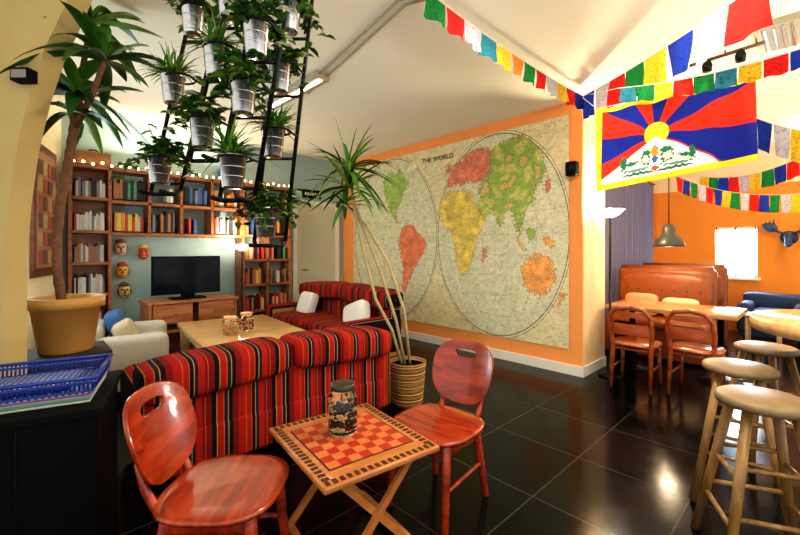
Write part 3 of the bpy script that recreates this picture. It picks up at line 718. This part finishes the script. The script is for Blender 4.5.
# ---------------- Tibetan flag
NU,NV=380,220; fw,fh=1.38,.74
uu=np.linspace(0,1,NU); vv=np.linspace(0,1,NV); U,V=np.meshgrid(uu,vv)
C=np.zeros((NV,NU,3)); ax,ay=.40,.56
asp=fw/fh; ang_=np.arctan2(V-ay,(U-ax)*asp); sec=np.floor((ang_+math.pi*2+.10)/(math.pi/7)).astype(int)%2
red=np.array((.72,.03,.015)); blu=np.array((.010,.02,.26)); yl=np.array((.88,.62,.03))
C[:]=np.where(sec[...,None]==0,red,blu)
sun=((U-ax)*asp)**2+(V-ay)**2; C[sun<.15**2]=(.95,.70,.04)
my=.64-np.abs(U-ax)*1.15; C[(V<my-.1)]=(.90,.90,.90)
bd=(U<.04)|(V<.07)|(V>.95); C[bd]=yl
def blob(cx,cy,rx,ry,c):
    g=(((U-cx)/rx)**2+((V-cy)/ry)**2)<1+.5*np.sin(U*160)*np.sin(V*110); C[g]=c
gr=(.02,.14,.08); wl=(.62,.66,.62)
for s_ in(-1,1):
    blob(ax+s_*.14,.20,.09,.06,gr); blob(ax+s_*.14,.205,.075,.045,wl); blob(ax+s_*.075,.28,.034,.075,gr); blob(ax+s_*.075,.28,.024,.06,wl); blob(ax+s_*.068,.35,.034,.035,gr); blob(ax+s_*.22,.27,.022,.08,gr); blob(ax+s_*.12,.115,.11,.018,gr); blob(ax+s_*.17,.245,.035,.025,gr); blob(ax+s_*.14,.16,.08,.014,(.1,.2,.25))
blob(ax,.36,.03,.075,(.80,.25,.03)); blob(ax,.26,.025,.045,(.05,.12,.4)); blob(ax,.15,.035,.03,(.70,.08,.04))
c00=P(597,109,3.35); c10=P(756,75,3.0); dl=c10-c00
c00n=np.array(c00); dn=np.array(dl); nn=np.array((FX,FY,0))
Vz=np.array((0,0,-1.0)); Hh=np.linspace(.69,.64,NU)[None,:,None]
verts=c00n[None,None,:]+U[...,None]*dn+ (1-V)[...,None]*Hh*Vz
wave=(.022*np.sin(U*17+V*2)+.012*np.sin(U*31+1))*(1.1-V*.8)
sag=.02*np.sin(U*math.pi*4)**2
verts=verts+wave[...,None]*nn; verts[...,2]-=sag*V
idx=np.arange(NU*NV).reshape(NV,NU); faces=np.stack([idx[:-1,:-1].ravel(),idx[:-1,1:].ravel(),idx[1:,1:].ravel(),idx[1:,:-1].ravel()],1)
flg=gridobj('tibetan_flag',verts.reshape(-1,3),faces,C,vcol('flag_cloth',.8,.4),True)
kk=B(); kk.tube([P(583,98,3.6),c00,c10,P(830,50,2.8)],.004,mat('cord',(.7,.65,.5),.8),n=6); kk.build('flag_cord',parent=flg)
# ---------------- prayer flags
def cloth(name,c):
    m=bpy.data.materials.new(name); m.use_nodes=True; nt=m.node_tree; b=nt.nodes['Principled BSDF']; b.inputs['Roughness'].default_value=.8; b.inputs['Specular IOR Level'].default_value=.2
    tc=nt.nodes.new('ShaderNodeTexCoord'); n=nt.nodes.new('ShaderNodeTexNoise'); n.inputs['Scale'].default_value=60; n.inputs['Detail'].default_value=3
    r=nt.nodes.new('ShaderNodeValToRGB'); r.color_ramp.elements[0].position=.36; r.color_ramp.elements[0].color=(*[v*.6 for v in c],1); r.color_ramp.elements[1].position=.5; r.color_ramp.elements[1].color=(*c,1)
    t=nt.nodes.new('ShaderNodeBsdfTranslucent'); mx=nt.nodes.new('ShaderNodeMixShader'); mx.inputs[0].default_value=.4
    nt.links.new(tc.outputs['Object'],n.inputs['Vector']); nt.links.new(n.outputs['Fac'],r.inputs[0]); nt.links.new(r.outputs[0],b.inputs['Base Color']); nt.links.new(r.outputs[0],t.inputs[0])
    nt.links.new(b.outputs[0],mx.inputs[1]); nt.links.new(t.outputs[0],mx.inputs[2]); nt.links.new(mx.outputs[0],nt.nodes['Material Output'].inputs[0]); return m
PF={'b':cloth('prayer_blue',(.015,.04,.32)),'w':cloth('prayer_white',(.50,.47,.55)),'r':cloth('prayer_red',(.62,.02,.015)),'g':cloth('prayer_green',(.012,.20,.045)),'y':cloth('prayer_yellow',(.70,.46,.03)),'o':cloth('prayer_orange',(.72,.22,.03)),'t':cloth('prayer_teal',(.03,.20,.28))}
cord=mat('cord',(.7,.65,.5),.8)
def prayer(p0,p1,seq,w,h,sag=.05,start=0.0,gap=.06,anchor=None):
    k=B(); p0=Vector(p0);p1=Vector(p1); n=len(seq)
    def at(t): return p0.lerp(p1,t)+Vector((0,0,-sag*4*t*(1-t)))
    k.tube([at(i/30) for i in range(31)],.003,cord,n=5)
    if anchor is not None: k.tube([anchor,p0],.003,cord,n=5)
    nd=Vector((-(p1-p0).y,(p1-p0).x,0)).normalized()
    for i,c in enumerate(seq):
        a=start+(1-start)*(i+gap/2)/n; b=start+(1-start)*(i+1-gap/2)/n; vs=[];fs=[]; nu,nv=6,5; ph=random.uniform(0,6)
        tw=random.uniform(-.25,.25)
        for v in range(nv+1):
            for u in range(nu+1):
                p=at(a+(b-a)*u/nu); vv_=v/nv; p=p+Vector((0,0,-h*vv_))+nd*(.018*math.sin(u*1.3+ph+vv_*2)*vv_+tw*h*vv_*(u/nu-.5)); vs.append(p)
        for v in range(nv):
            for u in range(nu): q=v*(nu+1)+u; fs.append((q,q+1,q+nu+2,q+nu+1))
        k.add(vs,fs,PF[c],True)
    k.build('prayer_flags',(p0+p1)/2,local=False)
corner=P(583,96,4.1)
prayer(P(425,-10,2.45),corner,'grwtyogrwyrb',0,.15,.04)
prayer(corner,P(770,-24,2.0),'bwrgybwr',0,.24,.03)
prayer(P(620,88,3.0),P(850,32,2.1),'tgyrgtyrbw',0,.11,.05,anchor=corner)
prayer(P(676,176,5.6),P(815,192,4.2),'rbgwrbygwrbgwyr',0,.20,.12)
prayer(P(700,176,6.8),P(815,150,5.2),'ygbrwygbrw',0,.24,.15)
prayer(P(756,118,2.95),P(830,135,2.6),'bwyb',0,.22,.02)
# ---------------- ceiling services
k=B(); pl=mat('conduit_grey',(.40,.36,.27),.5)
for o in(0,.07):
    k.tube([PZ(300+o*30,92,CEIL-.012)+Vector((o,0,0)),PZ(398,0,CEIL-.012)+Vector((o,0,0)),PZ(398,0,CEIL-.012)+Vector((o+.55,-1.2,0))],.010,pl,n=8)
k.build('ceiling_conduit')
k=B(); a=PZ(268,106,CEIL-.03); b=PZ(322,76,CEIL-.03); d=b-a; c=(a+b)/2; R=rz(math.atan2(d.y,d.x))
k.box(c,(d.length,.16,.055),pl,R); k.box(c-Vector((0,0,.03)),(d.length-.06,.04,.012),mat('tube_glow',(1,.95,.8),.5,var=0,emit=8),R); k.build('fluorescent_ceiling_light',c,local=False)
k=B(); a=PZ(690,66,2.9);b=PZ(765,42,2.9)
k.tube([a,b],.014,mat('rail_dark',(.12,.06,.03),.5)); 
for q in(.1,.5,.9): p=a.lerp(b,q); k.tube([p,Vector((p.x,p.y,CEIL))],.006,steel)
for q in(.25,.7): p=a.lerp(b,q); k.lathe([(.03,-.09),(.035,-.04),(.02,0)],p,blackm,n=14)
k.build('ceiling_track_light',(a+b)/2,local=False)
k=B()
k.box((0,0,0),(.5,.35,.05),pl)
for i in range(7): k.box((0,-.15+i*.05,-.03),(.46,.012,.015),steel)
k.build('ceiling_vent',(4.2,.14,CEIL-.025))
# ---------------- lights
def area(name,loc,size,power,col,rot=(0,0,0),sy=None):
    l=bpy.data.lights.new(name,'AREA'); l.energy=power; l.color=col; l.size=size
    if sy: l.shape='RECTANGLE'; l.size_y=sy
    o=bpy.data.objects.new(name,l); S.collection.objects.link(o); o.location=loc; o.rotation_euler=rot; return o
def point(name,loc,power,col,r=.05):
    l=bpy.data.lights.new(name,'POINT'); l.energy=power; l.color=col; l.shadow_soft_size=r
    o=bpy.data.objects.new(name,l); S.collection.objects.link(o); o.location=loc; return o
for i,(x,y,e) in enumerate([(2.36,1.05,26),(2.62,.72,20)]):
    k=B(); k.lathe([(.17,-.012),(.17,0)],(0,0,0),whitep,n=30); k.build('ceiling_downlight',(x,y,CEIL-.002))
    area('downlight_lamp_%d'%(i+1),(x,y,CEIL-.018),.22,e,(1,.88,.70))
point('torchiere_lamp',(4.76,1.62,1.95),60,(1,.85,.58),.10)
point('reading_lamp',(2.32,5.75,1.56),24,(1,.88,.65))
point('pendant_lamp_light',(5.55,1.24,1.36),22,(1,.76,.48),.08)
area('window_daylight',(9.09,1.03,1.365),.86,50,(.75,.88,1),(0,math.radians(-90),0),.54)
area('window_left_daylight',tuple(lw(1.85,1.75,.1)),.7,18,(.85,.95,1),(math.pi/2,0,ang+math.pi),.9)
point('far_room_ceiling_lamp',(7.3,-.3,2.6),50,(1,.68,.35),.15)
# fill lights added to brighten the ceiling, behind the viewpoint and above the bookcase
area('ceiling_fill_1',(.9,-1.0,1.9),.7,75,(1,.94,.80),(math.pi,0,0))
area('ceiling_fill_2',(1.5,6.12,2.66),1.5,9,(1,.9,.7),(math.pi,0,0),.15)
area('ceiling_fill_3',(4.0,-1.2,1.9),.7,50,(1,.88,.62),(math.pi,0,0))
w=bpy.data.worlds.new('world'); S.world=w; w.use_nodes=True; bg=w.node_tree.nodes['Background']; bg.inputs[0].default_value=(1,.95,.86,1); bg.inputs[1].default_value=1.05
# ---------------- camera
cam=bpy.data.cameras.new('camera'); co=bpy.data.objects.new('camera',cam); S.collection.objects.link(co)
co.location=(0,0,H); co.rotation_euler=(math.pi/2,0,math.radians(-43.5)); cam.sensor_fit='HORIZONTAL'; cam.sensor_width=36; cam.lens=18; cam.shift_y=-17.5/800; cam.clip_start=.05
S.camera=co
